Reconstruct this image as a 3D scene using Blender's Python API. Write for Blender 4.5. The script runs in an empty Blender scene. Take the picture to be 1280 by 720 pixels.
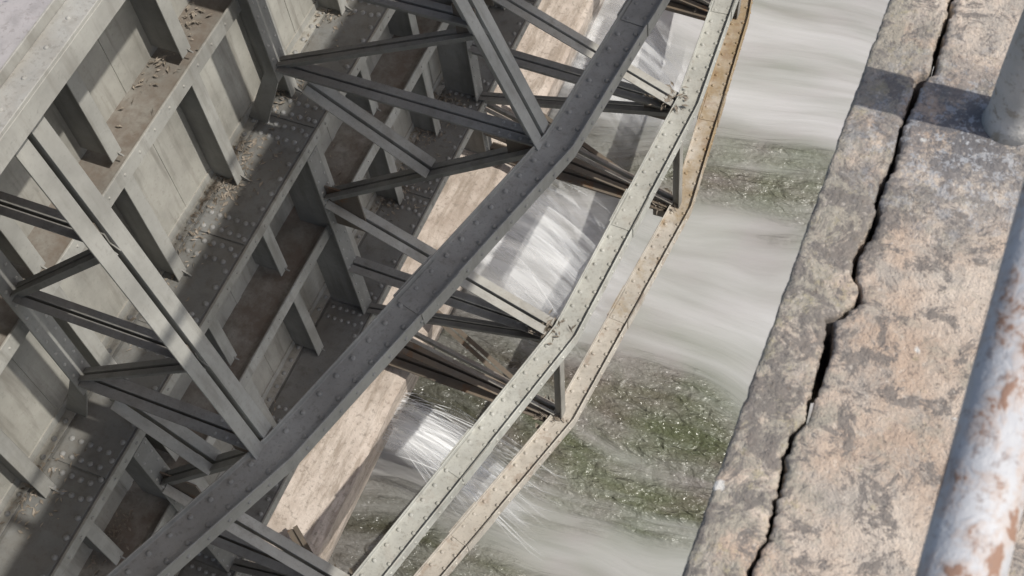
import bpy, math, random
from mathutils import Vector, Matrix, noise as mn
random.seed(7)
S = bpy.context.scene
CAMH = 14.6                      # camera height above the tail water (water = z 0)
def Z(h): return CAMH - h        # h = metres below the eye point

# ------------------------------------------------------------------ materials
class NT:
    def __init__(s, name):
        s.m = bpy.data.materials.new(name); s.m.use_nodes = True
        s.t = s.m.node_tree; s.t.nodes.clear()
        s.out = s.t.nodes.new('ShaderNodeOutputMaterial')
        s.b = s.t.nodes.new('ShaderNodeBsdfPrincipled')
        s.t.links.new(s.b.outputs[0], s.out.inputs[0])
        s.tc = s.t.nodes.new('ShaderNodeTexCoord').outputs['Object']
        s.geo = s.t.nodes.new('ShaderNodeNewGeometry')
    def link(s, a, b): s.t.links.new(a, b)
    def setin(s, sock, v):
        if isinstance(v, bpy.types.NodeSocket): s.link(v, sock)
        else: sock.default_value = v
    def mapping(s, scale=(1,1,1), loc=(0,0,0), vec=None):
        n = s.t.nodes.new('ShaderNodeMapping'); n.inputs['Scale'].default_value = scale
        n.inputs['Location'].default_value = loc
        s.link(vec or s.tc, n.inputs['Vector']); return n.outputs[0]
    def noise(s, scale, detail=4, rough=.55, dist=0, vec=None, color=False):
        n = s.t.nodes.new('ShaderNodeTexNoise'); n.inputs['Scale'].default_value = scale
        n.inputs['Detail'].default_value = min(detail, 5); n.inputs['Roughness'].default_value = rough
        n.inputs['Distortion'].default_value = dist
        s.link(vec or s.tc, n.inputs['Vector']); return n.outputs['Color' if color else 'Fac']
    def voro(s, scale, vec=None, feature='F1', out='Distance'):
        n = s.t.nodes.new('ShaderNodeTexVoronoi'); n.inputs['Scale'].default_value = scale
        n.feature = feature
        s.link(vec or s.tc, n.inputs['Vector']); return n.outputs[out]
    def ramp(s, f, stops):
        n = s.t.nodes.new('ShaderNodeValToRGB'); e = n.color_ramp.elements
        while len(e) < len(stops): e.new(.5)
        for i, (p, c) in enumerate(stops):
            e[i].position = p
            e[i].color = (c, c, c, 1) if not hasattr(c, '__len__') else (*c, 1)
        s.link(f, n.inputs[0]); return n.outputs[0]
    def mix(s, f, a, b, mode='MIX'):
        n = s.t.nodes.new('ShaderNodeMix'); n.data_type = 'RGBA'; n.blend_type = mode
        s.setin(n.inputs[0], f)
        for k, v in ((6, a), (7, b)):
            s.setin(n.inputs[k], v if isinstance(v, bpy.types.NodeSocket) else (*v, 1))
        return n.outputs[2]
    def math(s, op, a, b=0.0, clamp=False):
        n = s.t.nodes.new('ShaderNodeMath'); n.operation = op; n.use_clamp = clamp
        s.setin(n.inputs[0], a); s.setin(n.inputs[1], b); return n.outputs[0]
    def rng(s, v, a, b, c, d):
        n = s.t.nodes.new('ShaderNodeMapRange'); s.link(v, n.inputs[0])
        for i, k in enumerate((a, b, c, d)): n.inputs[i+1].default_value = k
        return n.outputs[0]
    def sep(s, vec):
        n = s.t.nodes.new('ShaderNodeSeparateXYZ'); s.link(vec, n.inputs[0]); return n.outputs
    def bump(s, h, strength, dist=.01):
        n = s.t.nodes.new('ShaderNodeBump'); n.inputs['Strength'].default_value = strength
        n.inputs['Distance'].default_value = dist
        s.link(h, n.inputs['Height']); s.link(n.outputs[0], s.b.inputs['Normal']); return n
    def fin(s, col, rough=.6, metal=0, spec=.5):
        s.setin(s.b.inputs['Base Color'], col if isinstance(col, bpy.types.NodeSocket) else (*col, 1))
        s.setin(s.b.inputs['Roughness'], rough); s.b.inputs['Metallic'].default_value = metal
        s.b.inputs['Specular IOR Level'].default_value = spec
        return s.m

def steel(name, base, dust=(.26,.22,.17), dustamt=.55, rust=.0, streak=.5, silt=False):
    n = NT(name)
    b2 = tuple(c*.74 for c in base); b3 = tuple(min(1, c*1.18) for c in base)
    c = n.mix(n.ramp(n.noise(1.3, 5, .65), [(.35, 0.), (.68, 1.)]), b2, b3)
    sv = n.mapping((9, 9, 1.1))
    c = n.mix(n.math('MULTIPLY', n.ramp(n.noise(1.0, 4, .6, vec=sv), [(.50, 0.), (.70, 1.)]), streak),
              c, tuple(x*.5 for x in dust))
    fine = n.noise(34, 4, .62)
    c = n.mix(n.ramp(fine, [(.57, 0.), (.72, .4)]), c, tuple(x*.55 for x in base))
    if silt:   # brown river silt, thicker towards the downstream-most bays
        y = n.sep(n.tc)[1]
        f = n.math('ADD', n.rng(y, 5.5, 11.0, -.22, .25), n.noise(2.4, 4, .7))
        c = n.mix(n.ramp(f, [(.48, 0.), (.66, .9)]), c, (.25,.175,.085))
    nz = n.sep(n.geo.outputs['Normal'])[2]
    up = n.ramp(nz, [(.6, 0.), (.95, 1.)])
    dm = n.ramp(n.noise(3.1, 5, .7), [(.38, .1), (.62, 1.)])
    c = n.mix(n.math('MULTIPLY', n.math('MULTIPLY', up, dm), dustamt), c, dust)
    c = n.mix(n.math('MULTIPLY', up, n.ramp(fine, [(.34, .3), (.45, .0)])), c, (.11,.095,.075))
    if rust:
        c = n.mix(n.math('MULTIPLY', n.ramp(n.noise(5, 5, .7), [(.56, 0.), (.62, 1.)]), rust), c, (.17,.09,.045))
    n.bump(fine, .22, .008)
    return n.fin(c, .7, 0, .3)

M_steel = steel('grey_paint', (.335,.33,.30), dust=(.30,.275,.23))
M_panel = steel('panel_paint', (.355,.345,.305), dust=(.24,.21,.17), dustamt=.3, streak=.5)
M_shelf = steel('shelf_paint', (.18,.183,.175), dust=(.15,.137,.115), dustamt=.5)
M_rivet = steel('rivet_paint_lit', (.27,.27,.258), dust=(.23,.22,.20), dustamt=.3)  # paler than the shelf plates: light on the rivet heads put into the colour
M_girder = steel('girder_dirt', (.27,.26,.23), dust=(.155,.125,.10), dustamt=.9)
M_strut = steel('strut_paint', (.235,.232,.213), dust=(.19,.17,.145), dustamt=.4, streak=.4)
M_chord = steel('chord_paint', (.31,.305,.275), dust=(.29,.27,.235), dustamt=.35, streak=.3)
M_chord2 = steel('chord_weathered', (.395,.395,.355), dust=(.43,.42,.365), dustamt=.5, rust=.12)
M_chord3 = steel('chord_silted', (.43,.40,.345), dust=(.45,.405,.34), dustamt=.5, rust=.3, silt=True)
M_brown = steel('strut_rusty', (.14,.12,.098), dust=(.19,.145,.10), dustamt=.6, rust=.6)
M_deck = steel('deck_plate', (.38,.355,.345), dust=(.35,.33,.31), dustamt=.5, rust=.1)

def mk_stone():
    n = NT('weathered_stone')
    px = n.sep(n.tc)
    c = n.mix(n.ramp(n.noise(4.2, 5, .68), [(.38, 0.), (.60, 1.)]), (.42,.325,.25), (.51,.44,.365))
    c = n.mix(n.ramp(n.noise(7, 5, .72, .3), [(.50, 0.), (.60, .75)]), c, (.345,.315,.275))
    strip = n.rng(px[0], -.02, -.13, 0.0, .17)
    lf = n.math('ADD', n.noise(9, 5, .78, .5), strip)
    c = n.mix(n.ramp(lf, [(.55, 0.), (.68, .85)]), c, (.30,.28,.23))
    yl = n.math('ADD', n.noise(31, 5, .75), n.math('MULTIPLY', strip, .45))
    c = n.mix(n.ramp(yl, [(.63, 0.), (.69, .5)]), c, (.33,.29,.18))
    g = n.math('ADD', n.noise(15, 5, .82, .6), n.math('MULTIPLY', n.noise(2.7, 3, .6), .35))
    c = n.mix(n.ramp(n.math('ADD', g, n.math('MULTIPLY', strip, .3)), [(.69, 0.), (.75, .85)]), c, (.17,.155,.14))
    d = n.t.nodes.new('ShaderNodeVectorMath'); d.operation = 'DISTANCE'
    n.link(n.tc, d.inputs[0]); d.inputs[1].default_value = (.03, 1.53, Z(1.9))
    near = n.math('SUBTRACT', .95, n.math('MULTIPLY', d.outputs['Value'], 3.6), True)
    bl = n.math('MULTIPLY', near, n.ramp(n.noise(19, 5, .8), [(.42, 0.), (.52, 1.)]))
    c = n.mix(n.math('MULTIPLY', bl, 1.3, True), c, (.16,.155,.155))
    c = n.mix(n.math('MULTIPLY', near, n.ramp(n.noise(34, 5, .8), [(.53, 0.), (.57, 1.)])), c, (.40,.41,.42))
    sp = n.voro(9.5, vec=n.mapping((1, 1, 0), (.31, .2, 0)))
    c = n.mix(n.ramp(n.math('ADD', sp, n.math('MULTIPLY', n.noise(50, 4, .7), .3)), [(.20, 1.), (.23, 0.)]), c, (.62,.60,.55))
    sk = n.noise(95, 4, .75)
    c = n.mix(n.ramp(sk, [(.57, 0.), (.67, .7)]), c, (.15,.125,.105))
    c = n.mix(n.ramp(sk, [(.30, .5), (.42, 0.)]), c, (.62,.56,.48))
    h = n.math('ADD', n.noise(30, 5, .75), n.math('MULTIPLY', sk, .5))
    n.bump(h, .9, .011)
    return n.fin(c, .93, 0, .15)
M_stone = mk_stone()

def mk_sill():
    n = NT('sill_concrete')
    c = n.mix(n.ramp(n.noise(2.2, 5, .65), [(.36, 0.), (.62, 1.)]), (.40,.335,.28), (.56,.49,.425))
    c = n.mix(n.ramp(n.noise(1.0, 5, .7, vec=n.mapping((7, 1.2, 7))), [(.48, 0.), (.62, .8)]), c, (.29,.24,.19))
    c = n.mix(n.ramp(n.noise(19, 4, .7), [(.54, 0.), (.66, .65)]), c, (.22,.19,.155))
    n.bump(n.noise(20, 5, .7), .7, .025)
    return n.fin(c, .85)
M_sill = mk_sill()

def mk_rail():
    n = NT('peeling_paint_rust')
    c = n.mix(n.ramp(n.noise(10, 4, .6), [(.35, 0.), (.65, 1.)]), (.38,.385,.395), (.51,.51,.505))
    m = n.noise(21, 5, .70, .3, vec=n.mapping((1, .7, 1), (.4,.13,.2)))
    c = n.mix(n.ramp(m, [(.47, 0.), (.535, .65)]), c, (.42,.345,.295))
    c = n.mix(n.ramp(m, [(.55, 0.), (.585, .95)]), c, (.25,.145,.095))
    c = n.mix(n.ramp(n.noise(60, 4, .7), [(.56, 0.), (.68, .7)]), c, (.2,.145,.12))
    n.bump(m, .6, .01)
    return n.fin(c, .65)
M_rail = mk_rail()
def mk_post():
    n = NT('post_paint_lichen')
    c = n.mix(n.ramp(n.noise(9, 5, .6), [(.35, 0.), (.65, 1.)]), (.38,.38,.36), (.50,.49,.46))
    f = n.noise(45, 5, .7)
    c = n.mix(n.ramp(f, [(.53, 0.), (.62, .8)]), c, (.27,.245,.2))
    n.bump(f, .5, .01)
    return n.fin(c, .7)
M_post = mk_post()

def mk_water():
    n = NT('river_water_mat')
    wob = n.noise(.22, 2, .5, color=True)
    vm = n.t.nodes.new('ShaderNodeVectorMath'); vm.operation = 'MULTIPLY_ADD'
    n.link(wob, vm.inputs[0]); vm.inputs[1].default_value = (0, 2.4, 0)
    n.link(n.tc, vm.inputs[2])
    v = vm.outputs[0]
    y = n.math('SUBTRACT', n.sep(v)[1], 1.2)
    cr = n.rng(y, 0, 16, 0, 1)
    env = n.ramp(cr, [(.0, .14), (.245, .16), (.275, .48), (.30, .48), (.335, .12), (.41, .06), (.44, .22),
                 (.47, .64), (.53, .72), (.575, .42), (.615, .18), (.655, .28), (.70, .76), (1., .76)])
    st = n.noise(1., 3, .5, vec=n.mapping((.28, 1.3, 1), vec=v))
    st2 = n.noise(1., 4, .55, vec=n.mapping((.45, 5., 1), vec=v))
    s1 = n.math('ADD', n.math('MULTIPLY', n.math('SUBTRACT', st, .5), 1.0), n.math('MULTIPLY', n.math('SUBTRACT', st2, .5), .5))
    foam = n.ramp(n.math('ADD', env, s1, True), [(.0, .0), (1., .93)])
    # stony, slightly algae-stained bed seen through shallow water
    bed = n.mix(n.ramp(n.noise(.8, 3, .55, vec=v), [(.38, 0.), (.62, 1.)]), (.125,.135,.085), (.155,.135,.115))
    bed = n.mix(n.ramp(n.noise(1.0, 4, .55, .3, vec=n.mapping((.8,1.6,1), vec=v)), [(.42, 0.), (.66, .7)]), bed, (.07,.085,.038))
    bed = n.mix(n.rng(n.sep(n.tc)[0], -3.1, -4.6, 0., .75), bed, (.04,.037,.028))  # shade of the gate frames on the water, painted in as darker colour
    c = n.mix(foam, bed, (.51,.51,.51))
    big = n.noise(1.0, 2, .5, .8, vec=n.mapping((3.2, 7., 1)))
    ripple = n.math('ADD', big, n.math('MULTIPLY', n.noise(1., 2, .5, .5, vec=n.mapping((15, 27, 1))), .28))
    inv = n.ramp(foam, [(.10, 1.), (.36, 0.)])
    bm = n.t.nodes.new('ShaderNodeBump'); bm.inputs['Strength'].default_value = 1; bm.inputs['Distance'].default_value = .12
    n.link(n.math('MULTIPLY', ripple, inv), bm.inputs['Height'])
    b2 = n.t.nodes.new('ShaderNodeBump'); b2.inputs['Strength'].default_value = .3; b2.inputs['Distance'].default_value = .1
    n.link(st2, b2.inputs['Height']); n.link(bm.outputs[0], b2.inputs['Normal'])
    n.link(b2.outputs[0], n.b.inputs['Normal'])
    rough = n.math('ADD', n.math('MULTIPLY', foam, .9), .13, True)
    n.b.inputs['IOR'].default_value = 1.33
    return n.fin(c, rough, 0, .8)
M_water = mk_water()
def mk_jet():
    n = NT('white_spray')
    tr = n.t.nodes.new('ShaderNodeBsdfTransparent'); mx = n.t.nodes.new('ShaderNodeMixShader')
    at = n.t.nodes.new('ShaderNodeAttribute'); at.attribute_name = 'fade'
    f = n.ramp(n.noise(1, 3, .5, vec=n.mapping((.8, 10, .8))), [(.32, .1), (.66, 1.)])
    n.link(n.math('MULTIPLY', f, at.outputs['Fac']), mx.inputs[0]); n.link(tr.outputs[0], mx.inputs[1]); n.link(n.b.outputs[0], mx.inputs[2])
    n.link(mx.outputs[0], n.out.inputs[0])
    return n.fin((.74,.75,.75), .8)
M_jet = mk_jet()
def mk_simple(name, a, b, sc):
    n = NT(name)
    f = n.noise(sc, 5, .65)
    c = n.mix(n.ramp(f, [(.35, 0.), (.65, 1.)]), a, b)
    n.bump(n.noise(sc*6, 4, .7), .5, .02)
    return n.fin(c, .9)
M_ground = mk_simple('ground_mat', (.10,.085,.05), (.16,.15,.09), .6)
M_pier = mk_simple('pier_masonry', (.28,.23,.17), (.40,.34,.26), 2.)
M_litter = mk_simple('litter_mat', (.11,.09,.065), (.38,.33,.27), 14)

# ------------------------------------------------------------------ mesh helper
class MB:
    def __init__(s): s.v = []; s.f = []
    def hexa(s, c):
        b = len(s.v); s.v += [tuple(p) for p in c]
        s.f += [tuple(b+i for i in q) for q in ((0,3,2,1),(4,5,6,7),(0,1,5,4),(1,2,6,5),(2,3,7,6),(3,0,4,7))]
    def box(s, x0, x1, y0, y1, z0, z1):
        s.hexa([(x0,y0,z0),(x1,y0,z0),(x1,y1,z0),(x0,y1,z0),(x0,y0,z1),(x1,y0,z1),(x1,y1,z1),(x0,y1,z1)])
    def ob(s, p, q, side, s0, s1, u0, u1, upref=Vector((.25,0,1))):
        p = Vector(p); q = Vector(q); a = (q-p).normalized()
        sd = Vector(side); sd = (sd - a*sd.dot(a)).normalized()
        up = a.cross(sd)
        if up.dot(upref) < 0: up = -up
        c = []
        for base in (p, q):
            for (i, j) in ((s0,u0),(s1,u0),(s1,u1),(s0,u1)): c.append(base + sd*i + up*j)
        s.hexa(c)
        return a, sd, up
    def angles(s, p, q, w=.08, g=.03, t=.012, leg=.09, side=(0,1,0), upref=Vector((.25,0,1)), flip=False):
        k = -1 if not flip else 1
        for sg in (-1, 1):
            a0, a1 = sorted((sg*g/2, sg*(g/2+w)))
            s.ob(p, q, side, a0, a1, 0, t, upref)
            a0, a1 = sorted((sg*g/2, sg*(g/2+t)))
            if k < 0: s.ob(p, q, side, a0, a1, -leg, -.0005, upref)
            else: s.ob(p, q, side, a0, a1, t+.0005, leg, upref)
    def rivet(s, p, n, r=.02):
        p = Vector(p); n = Vector(n).normalized()
        t = n.orthogonal().normalized(); b = n.cross(t); o = len(s.v); K = 8
        r *= 1.3
        for rr, hh in ((1., -.05), (.8, .48), (.38, .75)):
            for i in range(K):
                an = 2*math.pi*i/K
                s.v.append(tuple(p + (t*math.cos(an)+b*math.sin(an))*r*rr + n*r*hh))
        for l in range(2):
            for i in range(K):
                j = (i+1) % K
                s.f.append((o+l*K+i, o+l*K+j, o+(l+1)*K+j, o+(l+1)*K+i))
        s.f.append(tuple(o+2*K+i for i in range(K)))
    def sweep(s, path, prof, zbase):
        n = len(path); offs = []
        for i in range(n):
            p = Vector(path[i])
            d0 = (Vector(path[i])-Vector(path[i-1])).normalized() if i else None
            d1 = (Vector(path[i+1])-Vector(path[i])).normalized() if i < n-1 else None
            d = d1 if d0 is None else d0 if d1 is None else (d0+d1).normalized()
            nn = Vector((d.y, -d.x)); k = 1.0
            if d0 is not None and d1 is not None: k = 1/max(.3, nn.dot(Vector((d1.y, -d1.x))))
            offs.append((p, nn*k))
        b = len(s.v); m = len(prof)
        for p, nn in offs:
            for (o, z) in prof: s.v.append((p.x+nn.x*o, p.y+nn.y*o, zbase+z))
        for i in range(n-1):
            for j in range(m):
                k = (j+1) % m
                s.f.append((b+i*m+j, b+i*m+k, b+(i+1)*m+k, b+(i+1)*m+j))
        s.f.append(tuple(b+j for j in range(m))); s.f.append(tuple(b+(n-1)*m+j for j in reversed(range(m))))
    def make(s, name, mat, parent=None, bevel=0, smooth=False):
        me = bpy.data.meshes.new(name); me.from_pydata(s.v, [], s.f); me.update()
        import bmesh
        bm = bmesh.new(); bm.from_mesh(me); bmesh.ops.recalc_face_normals(bm, faces=bm.faces); bm.to_mesh(me); bm.free()
        me.materials.append(mat)
        o = bpy.data.objects.new(name, me); S.collection.objects.link(o)
        if parent: o.parent = parent
        if smooth:
            for p in me.polygons: p.use_smooth = True
        if bevel:
            bv = o.modifiers.new('bevel', 'BEVEL'); bv.width = bevel; bv.segments = 1; bv.limit_method = 'ANGLE'
        return o
def empty(name):
    e = bpy.data.objects.new(name, None); S.collection.objects.link(e); return e

# ------------------------------------------------------------------ WEIR GATE
gate = empty('steel_weir_gate')
YF = [-3.42 + 2.965*i for i in range(7)]       # frame positions along the gate
Y0, Y1 = -4.4, 15.4
XS = -5.63
rv = MB(); rsh = MB()
mb = MB(); mb.box(XS-.03, XS, Y0, Y1, Z(12.9), Z(4.53)); mb.make('skin_plate', M_panel, gate)
mb = MB()
ribs = [4.85 + .99*k for k in range(-9, 11)]
for k, y in enumerate(ribs):
    if k % 2: mb.box(XS, XS+.006, y-.42, y-.34, Z(12.85), Z(4.6))
mb.make('seam_straps', M_panel, gate)
sh = MB(); cov = MB(); lips = MB()
for h, xo in ((5.7, -5.0), (8.9, -5.0), (11.9, -5.02)):
    sh.box(XS, xo, Y0, Y1, Z(h)-.02, Z(h))
    lips.box(xo, xo+.018, Y0, Y1, Z(h)-.10, Z(h)+.012)
    lips.box(XS+.001, XS+.014, Y0, Y1, Z(h)+.001, Z(h)+.09)
    lips.box(XS+.014, XS+.1, Y0, Y1, Z(h)+.001, Z(h)+.013)
    y = Y0+.3; k = 0
    while y < Y1-1.2:
        L = random.choice((.9, 1.25, 1.5))
        cov.box(XS+.13, xo-.02, y, y+L, Z(h)+.001, Z(h)+.011+.004*(k%2)); k += 1
        for yy in (y+.06, y+.19, y+L-.06, y+L-.19):
            n = 5
            for i in range(n): rsh.rivet((XS+.19+(xo-XS-.30)*i/(n-1), yy+random.uniform(-.004,.004), Z(h)+.013), (0,0,1), .019)
        y += L+.014
    y = Y0+.1
    while y < Y1:
        rsh.rivet((xo-.05, y, Z(h)+.012), (0,0,1), .019)
        rsh.rivet((XS+.06, y, Z(h)+.013), (0,0,1), .019)
        rv.rivet((xo+.018, y+.05, Z(h)-.045), (1,0,0), .012)
        y += .16
sh.make('shelf_girders', M_shelf, gate); cov.make('cover_plates', M_shelf, gate, .003); lips.make('shelf_edge_angles', M_steel, gate)
rsh.make('shelf_rivets', M_rivet, gate, smooth=True)
# top service deck of the gate
td = MB(); td.box(-7.2, -4.02, Y0, Y1, Z(4.53), Z(4.5)); td.make('top_deck_plate', M_deck, gate)
td = MB(); td.box(-4.02, -3.87, Y0, Y1, Z(4.5)-.012, Z(4.5)+.012); td.box(-3.885, -3.87, Y0, Y1, Z(4.5)-.15, Z(4.5)-.013)
td.box(-4.035, -4.021, Y0, Y1, Z(4.5)+.001, Z(4.5)+.07)
td.make('top_deck_edge', M_steel, gate, .003)
y = Y0
while y < Y1:
    rv.rivet((-3.945, y, Z(4.5)+.012), (0,0,1), .010); y += .19
g = MB(); gl = MB()
for h, xo in ((7.35, -5.27), (10.4, -5.19)):
    g.box(XS, xo, Y0, Y1, Z(h)-.015, Z(h))
    gl.box(xo, xo+.018, Y0, Y1, Z(h)-.08, Z(h)+.07)
    y = Y0
    while y < Y1:
        rv.rivet((xo+.018, y, Z(h)), (1,0,0), .010); y += .21
g.make('mid_girders', M_girder, gate); gl.make('mid_girder_flanges', M_steel, gate, .003)
r = MB(); rf = MB()
for y in ribs:
    for (ha, hb, xo) in ((5.74, 7.27, -5.33), (7.39, 8.88, -5.36), (8.95, 10.32, -5.33), (10.45, 11.88, -5.32)):
        r.box(XS+.001, xo, y-.008, y+.008, Z(hb), Z(ha))
        rf.box(xo, xo+.014, y-.06, y+.06, Z(hb)+.015, Z(ha)-.01)
        r.hexa([(XS+.02,y+.012,Z(hb)+.02),(XS+.36,y+.012,Z(hb)+.02),(XS+.36,y+.024,Z(hb)+.02),(XS+.02,y+.024,Z(hb)+.02),
                (XS+.02,y+.012,Z(hb)+.20),(XS+.10,y+.012,Z(hb)+.20),(XS+.10,y+.024,Z(hb)+.20),(XS+.02,y+.024,Z(hb)+.20)])
r.make('rib_webs', M_strut, gate); rf.make('rib_flanges', M_steel, gate, .003)
c = MB()
for y in YF:
    for ha, hb, xi in ((5.75, 8.12, -5.24), (9.08, 11.86, -5.50), (11.94, 13.0, -5.6)):
        c.box(xi, -5.08, y-.012, y+.012, Z(hb), Z(ha))
        c.box(-5.08, -5.064, y-.09, y+.09, Z(hb)+.01, Z(ha)-.08)
        z = Z(hb)+.1
        while z < Z(ha)-.1:
            for s in (-.055, .055): rv.rivet((-5.064, y+s, z), (1,0,0), .011)
            z += .16
    # knee plate that carries the column back to the shelf
    c.hexa([(XS+.02,y-.01,Z(8.87)),(-5.42,y-.01,Z(8.87)),(-5.42,y+.01,Z(8.87)),(XS+.02,y+.01,Z(8.87)),
            (-5.23,y-.01,Z(8.1)),(-5.09,y-.01,Z(8.1)),(-5.09,y+.01,Z(8.1)),(-5.23,y+.01,Z(8.1))])
c.make('frame_columns', M_strut, gate, .003)

ch1 = [(-6.0,YF[0]),(-4.75,YF[1]),(-3.5,YF[2]),(-2.67,YF[3]),(-2.40,YF[4]),(-2.5,YF[5]),(-2.9,YF[6])]
ch2 = [(-5.9,YF[0]),(-4.65,YF[1]),(-3.55,YF[2]),(-2.80,YF[3]),(-2.60,YF[4]),(-2.76,YF[5]),(-3.2,YF[6])]
ch3 = [(-5.9,YF[0]),(-4.9,YF[1]),(-3.80,YF[2]),(-2.92,YF[3]),(-2.63,YF[4]),(-2.88,YF[5]),(-3.4,YF[6])]
HC = (8.0, 11.0, 12.9)
for idx, (ch, h, mat, w) in enumerate(((ch1, HC[0], M_chord, .125), (ch2, HC[1], M_chord2, .12), (ch3, HC[2], M_chord3, .12))):
    m = MB()
    U = [(-w,.05),(-w+.013,.05),(-w+.013,.0),(w-.013,.0),(w-.013,.05),(w,.05),(w,-.1),(w-.013,-.1),(w-.013,-.013),(-w+.013,-.013),(-w+.013,-.1),(-w,-.1)]
    m.sweep(ch, U, Z(h))
    m.make('bent_chord_%d' % (idx+1), mat, gate, .004)
    sp = MB(); crv = MB()
    for i in range(len(ch)-1):
        a = Vector(ch[i]); b = Vector(ch[i+1]); d = (b-a); L = d.length; d.normalize(); n = Vector((d.y, -d.x))
        t = .12
        while t < L-.05:
            for s in (-.065, .065):
                p = a + d*(t+(.05 if s > 0 else 0)) + n*s
                crv.rivet((p.x, p.y, Z(h)), (0,0,1), .017)
            p = a + d*t + n*w
            crv.rivet((p.x, p.y, Z(h)-.03), (n.x, n.y, 0), .013)
            t += .17
        t0 = L*.43; A = a+d*t0; B = a+d*(t0+.42)
        for s0, s1 in ((-w-.009, -w-.001), (w+.001, w+.009)):
            sp.ob((A.x,A.y,Z(h)), (B.x,B.y,Z(h)), (n.x,n.y,0), s0, s1, -.09, .058, Vector((0,0,1)))
        sp.ob((A.x,A.y,Z(h)), (B.x,B.y,Z(h)), (n.x,n.y,0), -w+.02, w-.02, .001, .009, Vector((0,0,1)))
    sp.make('chord_splices_%d' % (idx+1), mat, gate); crv.make('chord_rivets_%d' % (idx+1), mat, gate, smooth=True)

hi = MB(); mid = MB(); low = MB(); gus = MB(); lowl = MB()
for i, y in enumerate(YF):
    P1 = Vector((ch1[i][0]-.13, y, Z(8.0)-.02)); P2 = Vector((ch2[i][0]-.12, y, Z(11.0)-.02)); P3 = Vector((ch3[i][0]-.05, y, Z(12.9)-.06))
    G = lambda h: Vector((-5.06, y, Z(h)))
    if i >= 1:
        top = Vector((min(P1.x-.38, -3.95), y, Z(4.53)))
        def onpost(h):
            t = (h-8.0)/(4.53-8.0); return Vector((P1.x+(top.x-P1.x)*t, y, Z(h)))
        hi.angles(P1, top, .105, .035, .013, .11, upref=Vector((1,0,.4)))
        for h in (5.62, 6.85):
            mid.angles(G(h), onpost(h)+Vector((-.02,0,0)), .055, .02, .01, .08)
        mid.angles(G(6.80), onpost(5.70)+Vector((-.02,0,0)), .045, .02, .01, .06)
        mid.angles(G(7.95), onpost(6.93)+Vector((-.02,0,0)), .045, .02, .01, .06)
        mid.angles(G(7.98), P1, .07, .02, .012, .1)
        mid.angles(G(9.78), P1+Vector((0,0,-.06)), .06, .02, .012, .08)
        q = (G(9.78)+P1)/2
        hi.angles(G(8.15)+Vector((.2,0,0)), q+Vector((.05,0,.03)), .085, .03, .012, .09)
        for h in (5.62, 6.85): gus.box(onpost(h).x-.2, onpost(h).x-.03, y-.006, y+.006, Z(h)-.18, Z(h)+.12)
    gus.box(P1.x-.32, P1.x+.06, y-.007, y+.007, Z(8.0)-.32, Z(8.0)-.03)
    hi.angles(G(9.86), P2, .085, .03, .012, .1)
    mid.angles(G(10.98), P2+Vector((0,0,-.06)), .08, .025, .012, .12)
    mid.angles(G(11.85), P2+Vector((0,0,-.14)), .05, .02, .012, .1)
    gus.box(P2.x-.36, P2.x+.08, y-.007, y+.007, Z(11.0)-.38, Z(11.0)-.05)
    gus.box(-5.06, -4.72, y-.007, y+.007, Z(10.25), Z(9.65))
    low.angles(G(12.86), P3, .10, .03, .014, .15)
    low.angles(G(12.45), P3+Vector((-.1,0,.05)), .07, .03, .014, .1)
    lowl.angles(G(11.98), P3+Vector((-.05,0,.12)), .04, .05, .012, .06)
    low.box(P3.x-.30, P3.x+.02, y-.01, y+.01, Z(12.9)-.34, Z(12.9)-.02)
    lowl.ob(P2+Vector((.05,.0,-.16)), P3+Vector((.02,0,.07)), (0,1,0), -.055, .055, 0, .014, Vector((1,0,0)))
    lowl.ob(P2+Vector((.05,.0,-.16)), P3+Vector((.02,0,.07)), (0,1,0), -.007, .007, -.08, -.001, Vector((1,0,0)))
    for P, hh in ((P1, 8.0), (P2, 11.0)):
        for s in (-1, 1):
            for k in range(4):
                pos = P + (G(hh)-P).normalized()*(.08+.09*k)
                rv.rivet((pos.x, y+s*.05, Z(hh)-.005), (0,0,1), .012)
hi.make('main_braces', M_steel, gate, .002); mid.make('struts', M_strut, gate, .002)
low.make('lower_struts', M_brown, gate, .002); lowl.make('lower_ties', M_girder, gate, .002)
gus.make('gusset_plates', M_brown, gate)
z3 = MB()
for i in range(2, 6):
    a = Vector((ch3[i][0]-.2, YF[i], Z(12.9)-.1)); b = Vector((-5.05, YF[i]+.75, Z(12.75)))
    z3.angles(a, b, .05, .02, .012, .08, side=(1,0,0))
z3.make('lateral_ties', M_brown, gate)
rv.make('rivets', M_steel, gate, smooth=True)

# ------------------------------------------------------------------ sill
sill = MB()
N = 300
rows = []
for i in range(N+1):
    y = -9 + 30*i/N
    j = mn.noise(Vector((y*2.1, 0, 0)))*.03 + mn.noise(Vector((y*9, 3, 0)))*.015
    rows.append([(-7.0, y, Z(12.95)), (-5.7, y, Z(12.95)), (-4.90+j, y, Z(13.05)), (-4.80+j, y, Z(13.10)), (-4.84+j*.5, y, Z(13.5)), (-5.3, y, Z(14.9)), (-7.0, y, Z(14.9))])
for rr in rows: sill.v += rr
for i in range(N):
    for k in range(6): sill.f.append((i*7+k, i*7+k+1, (i+1)*7+k+1, (i+1)*7+k))
sill.make('concrete_sill', M_sill)

# ------------------------------------------------------------------ water, bed, ground
w = MB()
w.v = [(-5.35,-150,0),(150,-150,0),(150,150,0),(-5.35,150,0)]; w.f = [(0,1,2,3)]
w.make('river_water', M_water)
w = MB(); w.v = [(-1500,-1500,-2),(1500,-1500,-2),(1500,1500,-2),(-1500,1500,-2)]; w.f = [(0,1,2,3)]
w.make('ground', M_ground)

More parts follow.
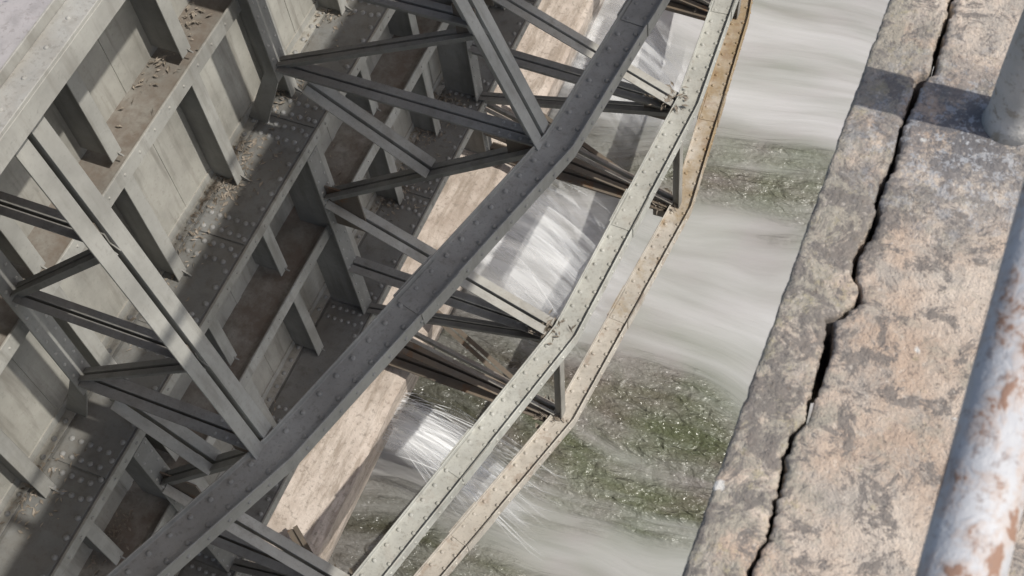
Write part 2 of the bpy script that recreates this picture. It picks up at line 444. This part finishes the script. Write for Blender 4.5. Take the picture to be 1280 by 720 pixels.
# milky falling water: layered curved sheets + a few filaments
jet = MB(); fade = []
def sheet(yc, hw, v0, hs, amt):
    NY, NTT = 26, 16; b = len(jet.v)
    for a in range(NTT):
        t = a*.037
        for k in range(NY):
            u = -1+2*k/(NY-1)
            vx = v0*(1+.18*mn.noise(Vector((u*3+yc, v0*5, 0)))); y = yc+u*hw*(1+.5*t)
            z = max(Z(hs)-4.9*t*t, .012+.004*v0)
            jet.v.append((-4.86+vx*t, y, z))
            e = max(0, 1-u*u)*min(1, a/2.)*(1-a/(NTT-1))**.6
            fade.append(amt*e)
    for a in range(NTT-1):
        for k in range(NY-1): jet.f.append((b+a*NY+k, b+a*NY+k+1, b+(a+1)*NY+k+1, b+(a+1)*NY+k))
for yc, hw, am in ((4.95,.32,.9),(7.9,.95,.75),(10.9,.9,.65),(2.2,.7,.4),(13.6,1.0,.5)):
    for v0, hs in ((1.7,13.42),(2.9,13.36)): sheet(yc, hw, v0, hs, am)
for yc, sp, n in ((4.95,.14,100),(7.9,.4,10)):
    for i in range(n):
        y = yc+random.gauss(0, sp); vx = 2.3*random.uniform(.5,1.5); vy = random.gauss(0,.4)+(y-yc)*.8; vz = random.uniform(-.3,.8); b = len(jet.v); wd = random.uniform(.002,.006)
        for k in range(14):
            t = k*.045; z = max(Z(13.36)+vz*t-4.9*t*t, .01); ww = wd*(.5+k/14)
            jet.v += [(-4.86+vx*t, y+vy*t-ww, z), (-4.86+vx*t, y+vy*t+ww, z+ww*.6)]; fade += [.9*(1-k/14)]*2
        for k in range(13): jet.f.append((b+2*k, b+2*k+1, b+2*k+3, b+2*k+2))
jo = jet.make('water_spray', M_jet, smooth=True)
at = jo.data.attributes.new('fade', 'FLOAT', 'POINT'); at.data.foreach_set('value', fade)

# ------------------------------------------------------------------ leaf litter
lt = MB()
def leaf(x, y, z, s):
    a = random.uniform(0, math.pi); dx, dy = math.cos(a)*s, math.sin(a)*s; k = random.uniform(.12, .55)
    t = random.uniform(0, s*.7)
    b = len(lt.v)
    lt.v += [(x-dx,y-dy,z),(x+dy*k,y-dx*k,z+t),(x+dx,y+dy,z+t*.4),(x-dy*k,y+dx*k,z+.004)]
    lt.f.append((b,b+1,b+2,b+3))
for h, x0, x1, n in ((8.9, -5.58, -5.1, 1700), (11.9, -5.6, -5.05, 3200), (4.5, -5.6, -4.05, 900), (7.35, -5.6, -5.3, 700), (10.4, -5.6, -5.22, 800)):
    cl = [(random.choice(ribs)+random.gauss(0,.15), random.uniform(.1,.4)) for _ in range(14)]
    for i in range(n):
        cy, sd = random.choice(cl); y = random.gauss(cy, sd)
        x = x0 + (x1-x0)*min(1, abs(random.gauss(0, .35)))
        leaf(x, y, Z(h)+.014+random.random()*.02, random.uniform(.008, .036))
for n, (x, y, z) in enumerate([(ch[i][0]-.2, YF[i], Z(h)-.0) for ch, h in ((ch2,11.0),(ch3,12.9)) for i in range(1,6)]):
    for k in range(80): leaf(x+random.gauss(0,.1), y+random.gauss(0,.07), z-.05+random.random()*.1, random.uniform(.01,.06))
lt.make('leaf_litter', M_litter)

# ------------------------------------------------------------------ stone parapet with a real crack
par = empty('stone_parapet')
crk = [(-.5,-.083,0),(.1,-.083,.0),(.4,-.088,.004),(.659,-.0867,.006),(.72,-.079,.005),(.806,-.0832,.006),(.85,-.090,.006),(.901,-.0928,.007),(.93,-.078,.005),(1.008,-.0796,.012),
       (1.06,-.084,.015),(1.112,-.0885,.012),(1.14,-.074,.006),(1.163,-.058,.009),(1.18,-.064,.006),(1.209,-.0815,.007),(1.25,-.084,.008),(1.30,-.076,.010),(1.378,-.0819,.008),(1.44,-.078,.010),(1.541,-.082,.006),
       (1.58,-.078,.009),(1.64,-.078,.014),(1.67,-.062,.007),(1.718,-.0688,.011),(1.78,-.066,.010),(1.84,-.0686,.010),(2.0,-.07,.008),(2.4,-.065,.0),(3.2,-.06,.0)]
def cr(y):
    for a, b in zip(crk, crk[1:]):
        if a[0] <= y <= b[0]:
            t = (y-a[0])/(b[0]-a[0]); return a[1]+(b[1]-a[1])*t, a[2]+(b[2]-a[2])*t
    return -.083, 0
ZT = Z(1.9)
def top(x, y):
    return ZT + mn.fractal(Vector((x*9, y*9, 0)), .8, 2, 5)*.003 + mn.fractal(Vector((x*60, y*60, 4)), .8, 2, 3)*.0016
def strip(name, fl, fr, cols):
    m = MB(); yy = []; y = -.5
    while y <= 3.2: yy.append(y); y += .004
    W = cols+1
    for y in yy:
        l, rgt = fl(y), fr(y)
        row = [(l+.0, y, ZT-.32), (l+mn.noise(Vector((y*20, 5, 1)))*.006, y, ZT-.10)]
        for k in range(W):
            t = k/cols; t2 = t if cols < 30 else t**1.6
            x = l+(rgt-l)*t2; z = top(x, y)
            e = min(x-l, rgt-x)
            z -= .006*math.exp(-e/.004)*(1+1.2*mn.noise(Vector((x*40, y*40, 2))))
            row.append((x, y, z))
        row += [(rgt+mn.noise(Vector((y*20, 9, 1)))*.004, y, ZT-.10), (rgt, y, ZT-.32)]
        m.v += row
    R = W+4
    for i in range(len(yy)-1):
        for k in range(R-1): m.f.append((i*R+k, i*R+k+1, (i+1)*R+k+1, (i+1)*R+k))
    m.make(name, M_stone, par, smooth=True)
def jag(y, s): return mn.noise(Vector((y*14, s, 0)))*.005 + mn.noise(Vector((y*40, s, 0)))*.006 + mn.noise(Vector((y*110, s, 0)))*.005 + mn.noise(Vector((y*260, s, 0)))*.0025
strip('coping_outer_strip', lambda y: -.177 + .3*jag(y, 3.3) + mn.noise(Vector((y*3,0,8)))*.004, lambda y: cr(y)[0]-cr(y)[1]*.55+jag(y, 1.1), 26)
strip('coping_inner_slab', lambda y: cr(y)[0]+cr(y)[1]*.55+jag(y, 1.1)+ .6*abs(jag(y, 7.7))*(1 if cr(y)[1]>0 else 0), lambda y: .62, 64)
d = MB()
d.box(.03, 2.4, -40, -.5, Z(2.35), Z(1.92)); d.box(.03, 2.4, 3.2, 40, Z(2.35), Z(1.92))
d.box(-.17, .03, -40, -.5, Z(2.35), Z(1.905)); d.box(-.17, .03, 3.2, 40, Z(2.35), Z(1.905))
d.box(.03, 2.4, -.5, 3.2, Z(2.5), Z(2.225))
d.make('bridge_deck', M_stone, par)
pi = MB()
for y in (-14, 24): pi.box(-7.5, 3.2, y-1.5, y+1.5, -2, Z(2.36))
pi.make('masonry_piers', M_pier, par)

# ------------------------------------------------------------------ handrail
hr = empty('metal_handrail')
def tube(pts, r, K, name, mat):
    m = MB(); pts = [Vector(p) for p in pts]
    for i, p in enumerate(pts):
        a = (pts[min(i+1, len(pts)-1)]-pts[max(i-1, 0)]).normalized(); t = (Vector((1,0,0))-a*a.x).normalized(); b = a.cross(t)
        for k in range(K):
            an = 2*math.pi*k/K; rr = r[i] if hasattr(r, '__len__') else r
            dn = 1+.012*mn.noise(p*9+Vector((math.cos(an)*2, math.sin(an)*2, 0)))
            m.v.append(tuple(p+(t*math.cos(an)+b*math.sin(an))*rr*dn))
    for i in range(len(pts)-1):
        for k in range(K): m.f.append((i*K+k, i*K+(k+1)%K, (i+1)*K+(k+1)%K, (i+1)*K+k))
    m.f.append(tuple(range(K))); m.f.append(tuple((len(pts)-1)*K+k for k in range(K)))
    return m.make(name, mat, hr, smooth=True)
HR = 1.2
tube([(.123, -6+.05*i, Z(HR)) for i in range(240)], .038, 40, 'top_rail', M_rail)
for k, y in enumerate((-2.6, 1.593, 5.8)):
    tube([(.091+.02*(i/20.)**2, y, ZT-.01+(1.9-HR+.0)*i/20) for i in range(21)], [.052]+[.046]*20, 40, 'post_%d' % (k+1), M_post)

# ------------------------------------------------------------------ light, sky, camera
el = math.radians(53.5)
sd = bpy.data.lights.new('sun', 'SUN'); sd.energy = 3.8; sd.angle = math.radians(.53); sd.color = (1, .96, .90)
so = bpy.data.objects.new('sun', sd); S.collection.objects.link(so)
dirv = Vector((math.cos(el), 0, math.sin(el)))
so.rotation_euler = dirv.to_track_quat('Z', 'Y').to_euler(); so.location = (20, 0, 40)
W = bpy.data.worlds.new('World'); S.world = W; W.use_nodes = True
nt = W.node_tree; bg = nt.nodes['Background']
sk = nt.nodes.new('ShaderNodeTexSky'); sk.sky_type = 'NISHITA'; sk.sun_disc = False
sk.sun_elevation = el; sk.sun_rotation = math.radians(90); sk.dust_density = 3.0; sk.air_density = .9; sk.ozone_density = .9
nt.links.new(sk.outputs[0], bg.inputs[0]); bg.inputs[1].default_value = .145
cd = bpy.data.cameras.new('cam'); cam = bpy.data.objects.new('cam', cd); S.collection.objects.link(cam)
cd.sensor_width = 36; cd.lens = 46.94; cd.clip_end = 4000; cd.clip_start = .05
Yc = Vector((.3829,.8087,-.4466)).normalized(); Zc = Vector((-.0895,.5138,.8533)); Zc = (Zc-Yc*Zc.dot(Yc)).normalized(); Xc = Yc.cross(Zc)
Rm = Matrix((Xc, Yc, Zc))
cam.matrix_world = Matrix.Translation((0, 0, CAMH)) @ Rm.to_4x4()
cd.dof.use_dof = True; cd.dof.focus_distance = 6; cd.dof.aperture_fstop = 11
S.camera = cam
S.view_settings.view_transform = 'Standard'; S.view_settings.look = 'None'; S.view_settings.exposure = 0
